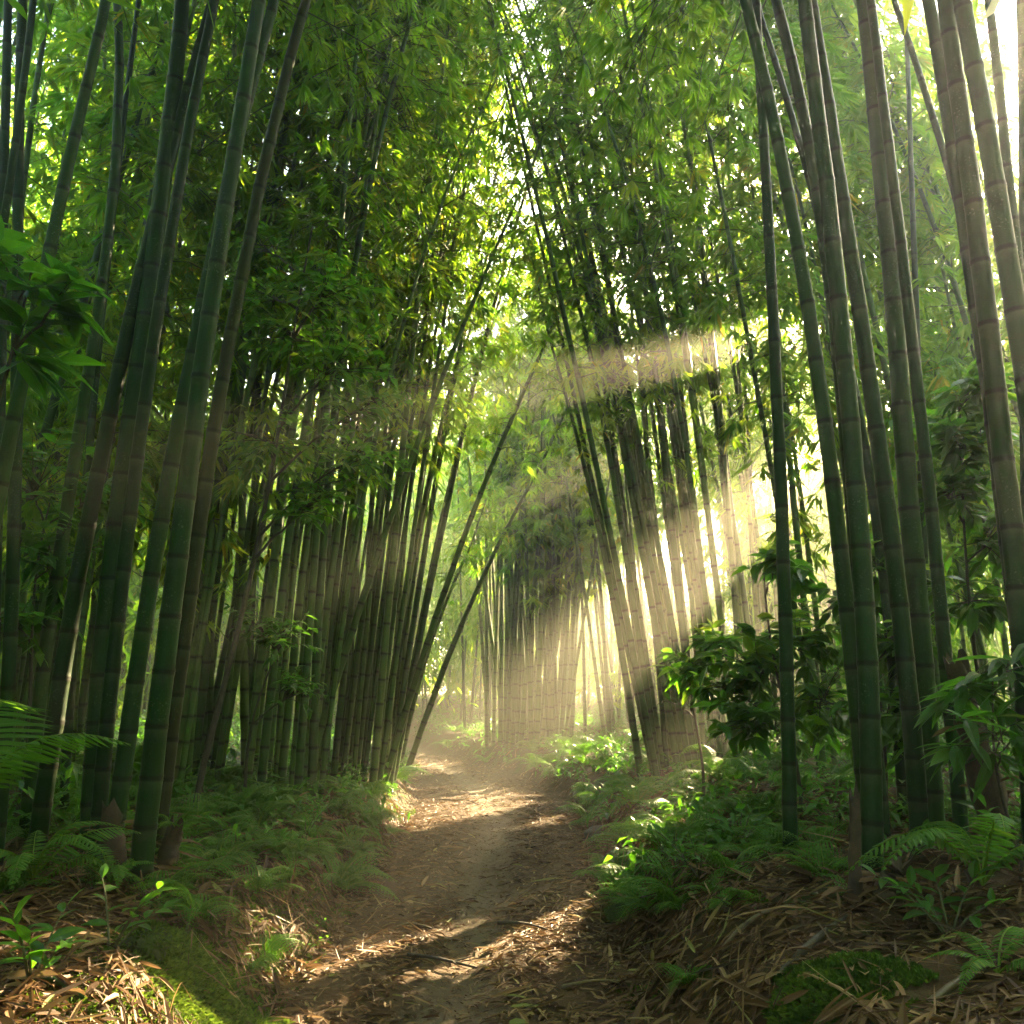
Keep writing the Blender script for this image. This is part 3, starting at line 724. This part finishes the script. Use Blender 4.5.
# ------------------------------------------------------------------ broadleaf shrubs
def shrub(base, targets, label, rng, leafL=.14, name='shrub', stem_r=.018, mat='broad', group=None, tone=.4, ratio=.42, cat='shrub', stems=None):
    """base world point; targets = [(centre, radius, leaf count)]; limbs run to every target"""
    base = np.asarray(base, float); root = empty(name, base, label, cat, group)
    top = max(t[0][2] for t in targets)
    cen = np.mean([t[0] for t in targets], 0)
    sm, bm, lm = MB(), MB(), MB()
    t = np.linspace(0, 1, 12)[:, None]
    trunk_top = np.array([cen[0], cen[1], top - .1])
    TR = base + (trunk_top - base) * t + np.sin(t * 5 + rng.uniform(0, 6)) * .05 * np.array([1, .6, 0])
    TR[0] = base
    tubes(sm, TR[None], (stem_r * (1 - .7 * t[:, 0]))[None], 7)
    for c, r, n in targets:
        c = np.asarray(c, float)
        zr = np.clip((c[2] - .45 * np.linalg.norm(c[:2] - base[:2]) - base[2]) / max(top - base[2], .1), .08, .9)
        s = TR[0] + (TR[-1] - TR[0]) * zr; s = np.array([np.interp(zr, t[:, 0], TR[:, i]) for i in range(3)])
        u = np.linspace(0, 1, 8)[:, None]
        L = s + (c - s) * u + np.array([0, 0, .18 * np.linalg.norm(c - s)]) * (u * (1 - u)) + rng.normal(0, .02, (8, 3)) * u
        tubes(bm, L[None], (stem_r * .55 * (1 - .75 * u[:, 0]))[None], 5)
        n = int(n * 1.35); r = r * 1.3; nt_ = max(4, n // 9)
        E = c + norm(rng.normal(0, 1, (nt_, 3))) * (r * rng.random((nt_, 1)) ** .45) * np.array([1, 1, .7])
        a = rng.uniform(.45, 1, nt_); S0 = np.stack([np.interp(a, u[:, 0], L[:, i]) for i in range(3)], -1)
        uu = np.linspace(0, 1, 5)[None, :, None]
        TW = S0[:, None] + (E - S0)[:, None] * uu + np.array([0, 0, .12]) * (uu * (1 - uu))
        tubes(bm, TW, np.linspace(.005, .0018, 5)[None] * np.ones((nt_, 1)), 3)
        k = 9; ti = np.repeat(np.arange(nt_), k); q = rng.uniform(.35, 1.02, nt_ * k)
        P = S0[ti] + (E - S0)[ti] * q[:, None] + np.array([0, 0, .12]) * (q * (1 - q))[:, None]
        out = norm((E - S0)[ti]); sd = norm(np.cross(out, np.array([0, 0, 1.])))
        D = out * .5 + sd * rng.choice([-1, 1], nt_ * k)[:, None] * .8 + rng.normal(0, .3, P.shape) + np.array([0, 0, -.2])
        l = leafL * rng.uniform(.55, 1.15, len(P))
        tt = np.clip(rng.normal(tone, .13, nt_)[ti] + rng.normal(0, .08, len(P)) + (rng.random(len(P)) < .03) * .5, 0, 1)
        kk = keep(P); P, D, l, tt = P[kk], D[kk], l[kk], tt[kk]
        leaves(lm, P, D, np.array([0, 0, 1.]) + rng.normal(0, .3, P.shape), l, l * ratio * rng.uniform(.85, 1.15, len(P)), OVATE, .25, rng.uniform(.1, .35, len(P)), tt)
    sm.build('stem', M['bark'], root, base, True); bm.build('branch', M['bark'], root, base)
    lm.build('foliage', M[mat], root, base)
    return root
rs = np.random.default_rng(41)
T_ = lambda px, py, Y, r, n: (at(px, py, Y), r, n)
b = at(196, 770, 7.6); b[2] = tz(b[0], b[1]) - .03
shrub(b, [T_(330, 290, 7.6, .55, 300), T_(290, 330, 7.8, .5, 260), T_(345, 360, 7.4, .5, 260), T_(270, 300, 8, .5, 220), T_(360, 450, 7.2, .4, 200), T_(320, 500, 7.4, .4, 190), T_(270, 440, 7.8, .5, 220), T_(250, 240, 8, .5, 180), T_(375, 400, 7.4, .35, 130)],
      'young broadleaf tree with drooping leafy boughs in front of the dense left bamboo row', rs, .13, 'sapling', .03, cat='tree', tone=.62)
b = at(240, 790, 8.2); b[2] = tz(b[0], b[1]) - .03
shrub(b, [T_(285, 640, 8, .35, 150), T_(250, 620, 8.2, .3, 110), T_(300, 690, 8, .3, 110)], 'small leafy shrub between the left bamboo row and the fern bank', rs, .11, tone=.3)
b = at(-90, 860, 4.2); b[2] = tz(b[0], b[1]) - .03
shrub(b, [T_(20, 280, 4.2, .26, 14), T_(62, 305, 4.2, .22, 10), T_(-30, 250, 4.2, .4, 24), T_(12, 350, 4.3, .2, 8)], 'sapling with large glossy leaves reaching in from the left edge of the photo', rs, .27, 'sapling', .022, tone=.42, cat='tree')
b = at(10, 800, 6.4); b[2] = tz(b[0], b[1]) - .03
shrub(b, [T_(30, 480, 6.4, .5, 170), T_(60, 560, 6.4, .4, 130), T_(10, 620, 6.2, .4, 130), T_(100, 500, 6.8, .4, 130)], 'dark leafy shrub behind the culms at the left edge of the photo', rs, .16, tone=.25)
for (px, py, Y, tg, lab) in [
  (800, 830, 7.2, [(780, 560, 7.2, .3, 90), (740, 660, 7.2, .35, 150), (800, 640, 7.4, .4, 170), (830, 700, 7.2, .4, 150), (760, 720, 7.0, .35, 150), (720, 690, 7.3, .25, 90)], 'leafy shrub with sunlit tips around the lone straight bamboo culm'),
  (990, 800, 6.6, [(960, 385, 6.3, .3, 100), (990, 430, 6.2, .35, 150), (945, 490, 6.3, .35, 150), (965, 440, 6.1, .25, 80), (1000, 540, 6.5, .35, 130), (970, 600, 6.6, .35, 130), (930, 420, 6.8, .3, 80)], 'tall backlit shrub between the stout culm and the right edge culms'),
  (880, 800, 6.6, [(880, 560, 6.8, .3, 100), (900, 640, 6.6, .35, 130), (850, 600, 7.0, .3, 100), (890, 720, 6.4, .35, 130)], 'shrub filling the gap behind the spotted and the stout right culms'),
  (700, 800, 8.4, [(690, 670, 8.4, .3, 120), (720, 640, 8.4, .25, 90), (670, 700, 8.4, .22, 70)], 'low light green shrub before the foot of the right bamboo clump'),
]:
    b = at(px, py, Y); b[2] = tz(b[0], b[1]) - .03
    shrub(b, [T_(*t) for t in tg], lab, rs, .2, tone=.55)
b = at(1010, 800, 4.6); b[2] = tz(b[0], b[1]) - .03
shrub(b, [T_(960, 690, 4.6, .22, 45), T_(1010, 660, 4.5, .25, 50), T_(1005, 740, 4.4, .25, 55)], 'plant with long pale lance leaves at the right edge in front of the brown stub', rs, .24, 'shrub', .012, tone=.2, ratio=.24)
# low leafy plants of the banks
def herb(px, py, n, L, label, group=None, ratio=.35, tone=.35, name='plant', spread=.25):
    gp = ground_px(px, py); base = gp.copy(); base[2] = tz(base[0], base[1]) - .01
    root = empty(name, base, label, 'plant', group)
    sm, lm = MB(), MB()
    ns = max(3, n // 6); az = rs.uniform(0, 6.28, ns); u = np.linspace(0, 1, 6)[None, :, None]
    hgt = spread * rs.uniform(.7, 1.5, ns)
    E = base + np.stack([np.cos(az) * spread, np.sin(az) * spread, hgt], -1) * rs.uniform(.6, 1.1, (ns, 1))
    ST = base + (E - base)[:, None] * u + np.array([0, 0, .3 * spread]) * (u * (1 - u)) * 2
    tubes(sm, ST, np.linspace(.006, .002, 6)[None] * np.ones((ns, 1)), 4)
    i = np.repeat(np.arange(ns), 6); q = np.tile(np.linspace(.3, 1, 6), ns)
    P = base + (E - base)[i] * q[:, None] + np.array([0, 0, .6 * spread]) * (q * (1 - q))[:, None]
    out = norm((E - base)[i]); sd = norm(np.cross(out, np.array([0, 0, 1.])))
    D = out * .6 + sd * np.tile([-1, 1, -1, 1, -1, 1], ns)[:, None] * .8 * (1.05 - q)[:, None] ** .3 + rs.normal(0, .2, P.shape)
    l = L * rs.uniform(.6, 1.1, len(P))
    leaves(lm, P, D, np.array([0, 0, 1.]) + rs.normal(0, .25, P.shape), l, l * ratio, OVATE, .25, .3, np.clip(rs.normal(tone, .12, len(P)), 0, 1))
    sm.build('stem', M['twig'], root, base); lm.build('foliage', M['broad'], root, base)
for a in [(110, 955, 24, .12, 'low leafy plant on the litter of the left bank beside the mossy stone'), (30, 990, 30, .14, 'leafy seedling in the lower left corner'),
          (60, 840, 36, .16, 'broad leaved plant under the large arching fern frond'), (300, 960, 12, .06, 'tiny green seedling at the left path edge')]:
    herb(*a)
for a in [(905, 870, 40, .16, 'leafy plant around the foot of the stout right culm'), (700, 880, 30, .1, 'leafy plant at the right path edge under the lone straight culm'),
          (950, 940, 36, .14, 'leafy plant on the litter below the large dark right fern'), (830, 830, 36, .13, 'leafy plant between the lone culm and the spotted culm'), (1015, 860, 40, .17, 'dark leafy plant at the right edge below the long pale leaves'),
          (740, 850, 30, .12, 'leafy plant left of the foot of the lone straight culm')]:
    herb(*a)
for px, py in [(610 + 9 * k + rs.uniform(-6, 6), 800 + 9 * k + rs.uniform(-8, 8)) for k in range(9)]:
    herb(px, py, 24, .10, 'small leafy plant among the ferns at the right path edge', 'small plants at the right path edge', spread=.18)
for px, py in [(240 + 14 * k + rs.uniform(-6, 6), 850 - 4 * k + rs.uniform(-12, 12)) for k in range(8)]:
    herb(px, py, 24, .10, 'small leafy plant among the ferns at the left path edge', 'small plants at the left path edge', spread=.18)

# uncountable low undergrowth on the forest floor
def undergrowth():
    rng = np.random.default_rng(91); n = 8000
    y = 5 + 30 * rng.random(n) ** 1.2; x = rng.uniform(-12, 12, n)
    k = (np.abs(x - centre(y)) > halfw(y) + .12) & (fbm(x * .9, y * .9, 3) > -.22) & ~((np.abs(x) < 3.2) & (y < 6)); x, y = x[k], y[k]; n = len(x)
    i = np.repeat(np.arange(n), 12); h = rng.uniform(.08, .45, n) * np.where(np.abs(x) > 3, 1.4, .8)
    P = np.stack([x[i], y[i], terrain(x, y)[i] + h[i] * rng.uniform(.1, 1, len(i))], -1) + rng.normal(0, .07, (len(i), 3)) * np.array([1, 1, .3])
    D = rng.normal(0, 1, P.shape) * np.array([1, 1, .5])
    l = .12 * rng.uniform(.5, 1.3, len(P))
    mb = MB(); leaves(mb, P, D, np.array([0, 0, 1.]) + rng.normal(0, .4, P.shape), l, l * .38, KITE, .25, .3, np.clip(rng.normal(.33, .15, len(P)), 0, 1))
    o = mb.build('undergrowth', M['broad']); tag(o, 'low green undergrowth covering the floor under the bamboo', 'undergrowth', None, 'stuff')
undergrowth()
def moss():
    rng = np.random.default_rng(92); n = 90000
    y = 2.6 + 10 * rng.random(n) ** 1.5; s = rng.choice([-1, 1], n); d = -.08 + .75 * rng.random(n) ** 1.2
    x = centre(y) + s * (halfw(y) + d)
    k = fbm(x * 1.1 + 4, y * .8, 3) > -.03; x, y = x[k], y[k]; n = len(x)
    nn = slope_frame(x, y); D = nn + rng.normal(0, .6, (n, 3)); l = rng.uniform(.012, .045, n)
    mb = MB(); leaves(mb, np.stack([x, y, terrain(x, y)], -1), D, rng.normal(0, 1, (n, 3)), l, l * .4, KITE, 0, .2, np.clip(rng.normal(.5, .2, n), 0, 1))
    tag(mb.build('moss', M['moss']), 'yellow green moss carpet on the edges of both banks', 'moss', None, 'stuff')
moss()

# ------------------------------------------------------------------ stones, stumps, sticks
def lump(name, P, r, mat, label, cat, seed, flat=.7, tufts=0):
    rng = np.random.default_rng(seed)
    nu, nv = 28, 18
    u = np.linspace(0, 2 * math.pi, nu, endpoint=False); v = np.linspace(.02, math.pi - .02, nv)
    Uu, Vv = np.meshgrid(u, v)
    D = np.stack([np.sin(Vv) * np.cos(Uu), np.sin(Vv) * np.sin(Uu), np.cos(Vv)], -1)
    R = 1 + (1.5 if 'moss_mound' in name else .55) * fbm(D[..., 0] * 1.4 + D[..., 2] * 1.1 + seed, D[..., 1] * 1.4 + D[..., 2] * .7, 4)
    V = D * R[..., None] * r * np.array([1.15, .9, flat])
    idx = np.arange(nu * nv).reshape(nv, nu)
    q = np.stack([idx[:-1], np.roll(idx[:-1], -1, 1), np.roll(idx[1:], -1, 1), idx[1:]], -1).reshape(-1, 4)
    mb = MB(); mb.add(V.reshape(-1, 3), [q, idx[0][None], idx[-1][::-1][None]])
    o = mb.build(name, M[mat], None, None, True); o.location = Vector(P); tag(o, label, cat)
    if tufts:
        k = rng.integers(0, nu * (nv // 2 + 3), tufts); p = V.reshape(-1, 3)[k] + rng.normal(0, r * .06, (tufts, 3))
        mm = MB(); l = rng.uniform(.012, .035, tufts)
        leaves(mm, p * .99, norm(p) + rng.normal(0, .5, (tufts, 3)), rng.normal(0, 1, (tufts, 3)), l, l * .4, KITE, 0, .2, np.clip(rng.normal(.4, .2, tufts), 0, 1))
        mm.build('moss_cover', M['moss'], o)
    return o
def onground(px, py, dz=0):
    gp = ground_px(px, py); return (gp[0], gp[1], tz(gp[0], gp[1]) + dz)
lump('mossy_stone', onground(148, 958, .05), .085, 'mossrock', 'round dark mossy stone on the litter of the left bank', 'stone', 3, .85, 900)
def moss_patch(px, py, r, n, label, seed, tone):
    rng = np.random.default_rng(seed); c = onground(px, py); a = rng.uniform(0, 6.283, n); q = r * rng.random(n) ** .5
    x = c[0] + np.cos(a) * q * 1.2; y = c[1] + np.sin(a) * q * 1.1
    m = q / r + 2.2 * fbm(x * 5 + seed, y * 5, 4) < .72; x, y = x[m], y[m]; n = len(x)
    z = terrain(x, y) + .03 * np.clip(fbm(x * 9, y * 9 + seed, 3) + .25, 0, 1)
    nn = slope_frame(x, y); l = rng.uniform(.014, .042, n)
    mb = MB(); leaves(mb, np.stack([x, y, z], -1), nn + rng.normal(0, .6, (n, 3)), rng.normal(0, 1, (n, 3)), l, l * .4, KITE, 0, .3, np.clip(rng.normal(tone, .2, n) + 1.2 * fbm(x * 8, y * 8, 2), 0, 1))
    o = mb.build('moss_patch', M['moss'], None, np.array(c)); o.location = Vector(c); tag(o, label, 'moss')
moss_patch(185, 975, .42, 16000, 'ragged bright green moss patch on the edge of the left bank', 5, .6)
moss_patch(850, 985, .34, 11000, 'ragged dark green moss patch on the litter slope of the right bank', 8, .3)
lump('mossy_stone', onground(625, 915, .0), .11, 'mossrock', 'dark hollow looking mossy stone at the right path edge below the ferns', 'stone', 11, .8, 300)
lump('path_stone', onground(585, 797, .0), .16, 'stone', 'dark rounded stone at the right side of the path bend', 'stone', 14, .7)
lump('path_stone', onground(600, 835, .0), .14, 'stone', 'stone half hidden by ferns where the right bank meets the path', 'stone', 17, .7)

def stub(P0, P1, r, label, seed, name='dead_stump', sheaths=6):
    rng = np.random.default_rng(seed); P0 = np.array(P0); P1 = np.array(P1)
    root = empty(name, P0, label, 'stump')
    t = np.linspace(0, 1, 14); C = P0 + (P1 - P0) * t[:, None] + rng.normal(0, r * .06, (14, 3))
    mb = MB(); sides = 12; R = r * (1.25 - .4 * t + .06 * rng.normal(0, 1, 14))
    tubes(mb, C[None], R[None], sides)
    v = mb.v[0].reshape(14, sides, 3); v[-1] += (P1 - P0) / np.linalg.norm(P1 - P0) * rng.uniform(-.06, .09, (sides, 1))  # broken rim
    v[:] += rng.normal(0, r * .05, v.shape)
    mb.add(np.concatenate([v[-1], [C[-2]]]), [np.array([(i, (i + 1) % sides, sides) for i in range(sides)])])
    mb.build('trunk', M['stump'], root, P0, True)
    lm = MB(); n = sheaths; a = rng.uniform(0, 6.28, n); h = rng.uniform(.05, .85, n)
    o = np.stack([np.cos(a), np.sin(a), 0 * a], -1)
    leaves(lm, P0 + (P1 - P0) * h[:, None] + o * r, norm(P1 - P0) * rng.uniform(-.6, .7, (n, 1)) + o * .6, o + .1, rng.uniform(.12, .24, n), .04, STRIP, .5, .4, rng.uniform(.3, .8, n))
    if n: lm.build('sheath', M['dead'], root, P0)
    return root
g = np.array(onground(163, 872)); e = at(176, 828, g[1]); stub(g, e, .055, 'short rotten stump leaning right beside the mossy footed left culm', 61)
fern(e[0], e[1], .5, FEATHER, 7, 'light green fern tuft sprouting above the short rotten stump', None, rg, e[2] - tz(e[0], e[1]) + .01)
g = np.array(onground(112, 868)); e = at(112, 812, g[1]); stub(g, e, .07, 'sheath wrapped brown stub between the thickest and the mossy footed left culms', 62, sheaths=12)
g = np.array(onground(855, 905)); e = at(855, 795, g[1]); stub(g, e, .028, 'thin broken dead bamboo stub left of the whitish spotted culm', 63, sheaths=0)
g = at(998, 800, 5.1); g[2] = tz(g[0], g[1]); e = at(955, 665, 5.1); stub(g, e, .075, 'reddish brown dead bamboo trunk leaning left behind the pale lance leaves', 64, sheaths=5)
g = np.array(onground(882, 900)); e = g + np.array([.1, .0, .16]); stub(g, e, .05, 'low stub wrapped in tan torn sheaths right of the spotted culm foot', 65, sheaths=14)

def stick(px0, py0, px1, py1, r, label, mat='bark', side=0, seed=1):
    rng = np.random.default_rng(seed); a = np.array(onground(px0, py0, r)); b_ = np.array(onground(px1, py1, r)); k = 12
    t = np.linspace(0, 1, k)[:, None]; C = a + (b_ - a) * t; L = np.linalg.norm(b_ - a)
    C[:, :2] += np.sin(t * 4 + seed) * L * .03; C[:, 2] = np.maximum(terrain(C[:, 0], C[:, 1]) + r * .9, C[:, 2] + .0) + np.sin(t[:, 0] * math.pi) * .02
    mb = MB(); tubes(mb, C[None], (r * np.linspace(1.1, .5, k) + rng.normal(0, r * .06, k))[None], 7)
    if side:
        for j in range(side):
            i = rng.integers(3, 9); d = (b_ - a) / L; n = np.array([-d[1], d[0], .35]) * rng.choice([-1, 1]); n[2] = .25
            S = C[i] + (d * .6 + n * .7) * np.linspace(0, L * .3, 6)[:, None]; S[:, 2] = np.maximum(S[:, 2] * .6 + C[i, 2] * .4, terrain(S[:, 0], S[:, 1]) + .004)
            tubes(mb, S[None], (r * np.linspace(.55, .2, 6))[None], 5)
    tag(mb.build('fallen_stick', M[mat], None, None, True), label, 'stick')
stick(405, 958, 485, 972, .011, 'dark forked stick lying across the sunlit patch of the path', 'bark', 2, 2)
stick(500, 925, 545, 932, .012, 'short dark stick on the right half of the path above the sunlit patch', 'bark', 0, 4)
stick(395, 930, 432, 931, .009, 'small tan stick on the left half of the path', 'culm_old', 0, 5)
stick(20, 985, 85, 1005, .016, 'green bamboo stick lying in the lower left corner', 'culm', 0, 6)
stick(560, 990, 640, 985, .010, 'brown stick at the right of the trodden strip near the photo bottom', 'culm_old', 1, 7)
stick(720, 960, 800, 905, .014, 'long dry bamboo stick lying up the litter slope of the right bank', 'culm_old', 0, 8)
stick(780, 985, 850, 920, .018, 'thick mouldering bamboo stick on the right litter slope', 'bark', 0, 9)
stick(930, 1010, 1010, 965, .016, 'dry bamboo piece at the bottom right under the small hanging fern', 'culm_old', 0, 10)
stick(250, 915, 300, 935, .010, 'straw coloured stick on the moss edge of the left bank', 'culm_old', 0, 11)
stick(436, 800, 480, 806, .012, 'pale stick lying across the path far back near the sunlit edge', 'culm_old', 0, 12)

# ------------------------------------------------------------------ leaf sprays hanging into the top of the picture
SPR = [(440, 95, 6.2), (470, 60, 7.0), (400, 40, 6.5), (350, 25, 6.2), (330, 75, 7.2), (380, 110, 7.4), (300, 40, 6.8), (500, 30, 7.6), (600, 120, 6.6), (640, 60, 6.2), (670, 30, 5.8), (580, 150, 7.2),
       (620, 170, 7.0), (700, 70, 6.4), (560, 60, 8.0), (660, 110, 7.2), (720, 130, 7.6), (540, 110, 8.6), (610, 20, 6.8), (430, 20, 6.0), (690, 170, 8.0), (260, 60, 7.6)]
def sprays():
    roots = [o for o in COL.objects if o.name.startswith('bamboo') and o.parent is None]
    fr = {'bamboo culms of the left foreground cluster': [], 'bamboo culms of the right foreground cluster': []}
    for o in roots:
        if o.get('group') in fr: fr[o['group']].append(o)
    rng = np.random.default_rng(404)
    for j, (px, py, Y) in enumerate(SPR):
        T = at(px, py, Y); side = 'left' if px < 520 else 'right'
        cand = fr['bamboo culms of the %s foreground cluster' % side]
        root = cand[(j * 5) % len(cand)]
        culm = [c for c in root.children if c.name.startswith('culm')][0]
        co = np.empty(len(culm.data.vertices) * 3, np.float32); culm.data.vertices.foreach_get('co', co)
        co = co.reshape(-1, 14, 3)[:-0 or None].mean(1) + np.array(root.location)
        i = np.argmin(np.abs(co[:, 2] - (T[2] + rng.uniform(.8, 1.8)))); S = co[i]
        u = np.linspace(0, 1, 14)[:, None]
        C = S + (T - S) * u + np.array([0, 0, 1.1]) * (u * (1 - u)) * 1.6
        bm, lm = MB(), MB(); tubes(bm, C[None], np.linspace(.014, .003, 14)[None], 5)
        nt_ = 16; a = rng.uniform(.55, 1.0, nt_); S0 = np.stack([np.interp(a, u[:, 0], C[:, k]) for k in range(3)], -1)
        E = S0 + rng.normal(0, .22, (nt_, 3)) + norm((T - S)[None]) * .15 + np.array([0, 0, -.12])
        uu = np.linspace(0, 1, 4)[None, :, None]
        tubes(bm, S0[:, None] + (E - S0)[:, None] * uu, np.linspace(.004, .002, 4)[None] * np.ones((nt_, 1)), 3)
        nl = 8; li = np.repeat(np.arange(nt_), nl); fan = np.tile(np.linspace(-1, 1, nl), nt_) + rng.normal(0, .1, nt_ * nl)
        od = norm((E - S0) * np.array([1, 1, .3]) + rng.normal(0, .05, (nt_, 3))); sd = norm(np.cross(od, np.array([0, 0, 1.])))
        D = od[li] * (1 - .3 * np.abs(fan))[:, None] + sd[li] * fan[:, None] * .9 + np.array([0, 0, -.75]) + rng.normal(0, .12, (nt_ * nl, 3))
        leaves(lm, E[li], D, od[li] + np.array([0, 0, .8]) + rng.normal(0, .3, D.shape), .20 * rng.uniform(.65, 1.15, nt_ * nl), .026, LANCE, .3, .2, np.clip(rng.normal(.5, .12, nt_)[li] + rng.normal(0, .06, nt_ * nl), 0, 1))
        b_ = bm.build('branch', M['twig'], root, np.array(root.location)); lm.build('foliage', M['bleaf'], b_, np.array(root.location))
sprays()

# ------------------------------------------------------------------ air, light, camera
def haze():
    me = bpy.data.meshes.new('haze'); x0, x1, y0, y1, z0, z1 = -62, 62, -22, 82, -2.2, 19.5
    v = [(x, y, z) for z in (z0, z1) for y in (y0, y1) for x in (x0, x1)]
    me.from_pydata(v, [], [(0, 2, 3, 1), (4, 5, 7, 6), (0, 1, 5, 4), (2, 6, 7, 3), (0, 4, 6, 2), (1, 3, 7, 5)])
    m, nt, out = newmat('morning_haze')
    p = N(nt, 'ShaderNodeVolumePrincipled'); p.inputs['Color'].default_value = (.95, .91, .80, 1)
    p.inputs['Density'].default_value = HAZE; p.inputs['Anisotropy'].default_value = .75
    nt.links.new(p.outputs[0], out.inputs['Volume']); me.materials.append(m)
    tag(link('haze', me), 'thin golden morning haze filling the bamboo grove', 'haze', None, 'stuff')
HAZE = .009
haze()

w = bpy.data.worlds.new('World'); SC.world = w; w.use_nodes = True
nt = w.node_tree; bg = nt.nodes['Background']
sky = nt.nodes.new('ShaderNodeTexSky'); sky.sky_type = 'NISHITA'; sky.sun_disc = False
EL = math.asin(SUN[2]); AZ = math.atan2(SUN[0], SUN[1])
sky.sun_elevation = EL; sky.sun_rotation = AZ; sky.air_density = 1.0; sky.dust_density = 3; sky.ozone_density = 0
nt.links.new(sky.outputs[0], bg.inputs['Color']); bg.inputs['Strength'].default_value = .10
sl = bpy.data.lights.new('sun', 'SUN'); sl.energy = 5.0; sl.angle = math.radians(.53); sl.color = (1, .77, .43)
so = bpy.data.objects.new('sun', sl); COL.objects.link(so)
so.rotation_euler = Vector((-SUN[0], -SUN[1], -SUN[2])).to_track_quat('-Z', 'Y').to_euler(); so.location = (20, 32, 30)

cam = bpy.data.cameras.new('camera'); cam.sensor_width = 36; cam.lens = F / 1024 * 36; cam.clip_start = .05; cam.clip_end = 500
co_ = bpy.data.objects.new('camera', cam); COL.objects.link(co_)
co_.location = (0, 0, CAMH); co_.rotation_euler = (math.pi / 2 + PITCH, 0, 0); SC.camera = co_

SC.view_settings.view_transform = 'Standard'; SC.view_settings.look = 'None'
SC.view_settings.exposure = 4.5; SC.view_settings.gamma = 1
cy = SC.cycles
cy.use_denoising = True; cy.use_adaptive_sampling = True; cy.adaptive_threshold = .022; cy.max_bounces = 6; cy.diffuse_bounces = 3; cy.glossy_bounces = 2; cy.transmission_bounces = 4
cy.volume_bounces = 0; cy.sample_clamp_indirect = 4; cy.caustics_reflective = False; cy.caustics_refractive = False
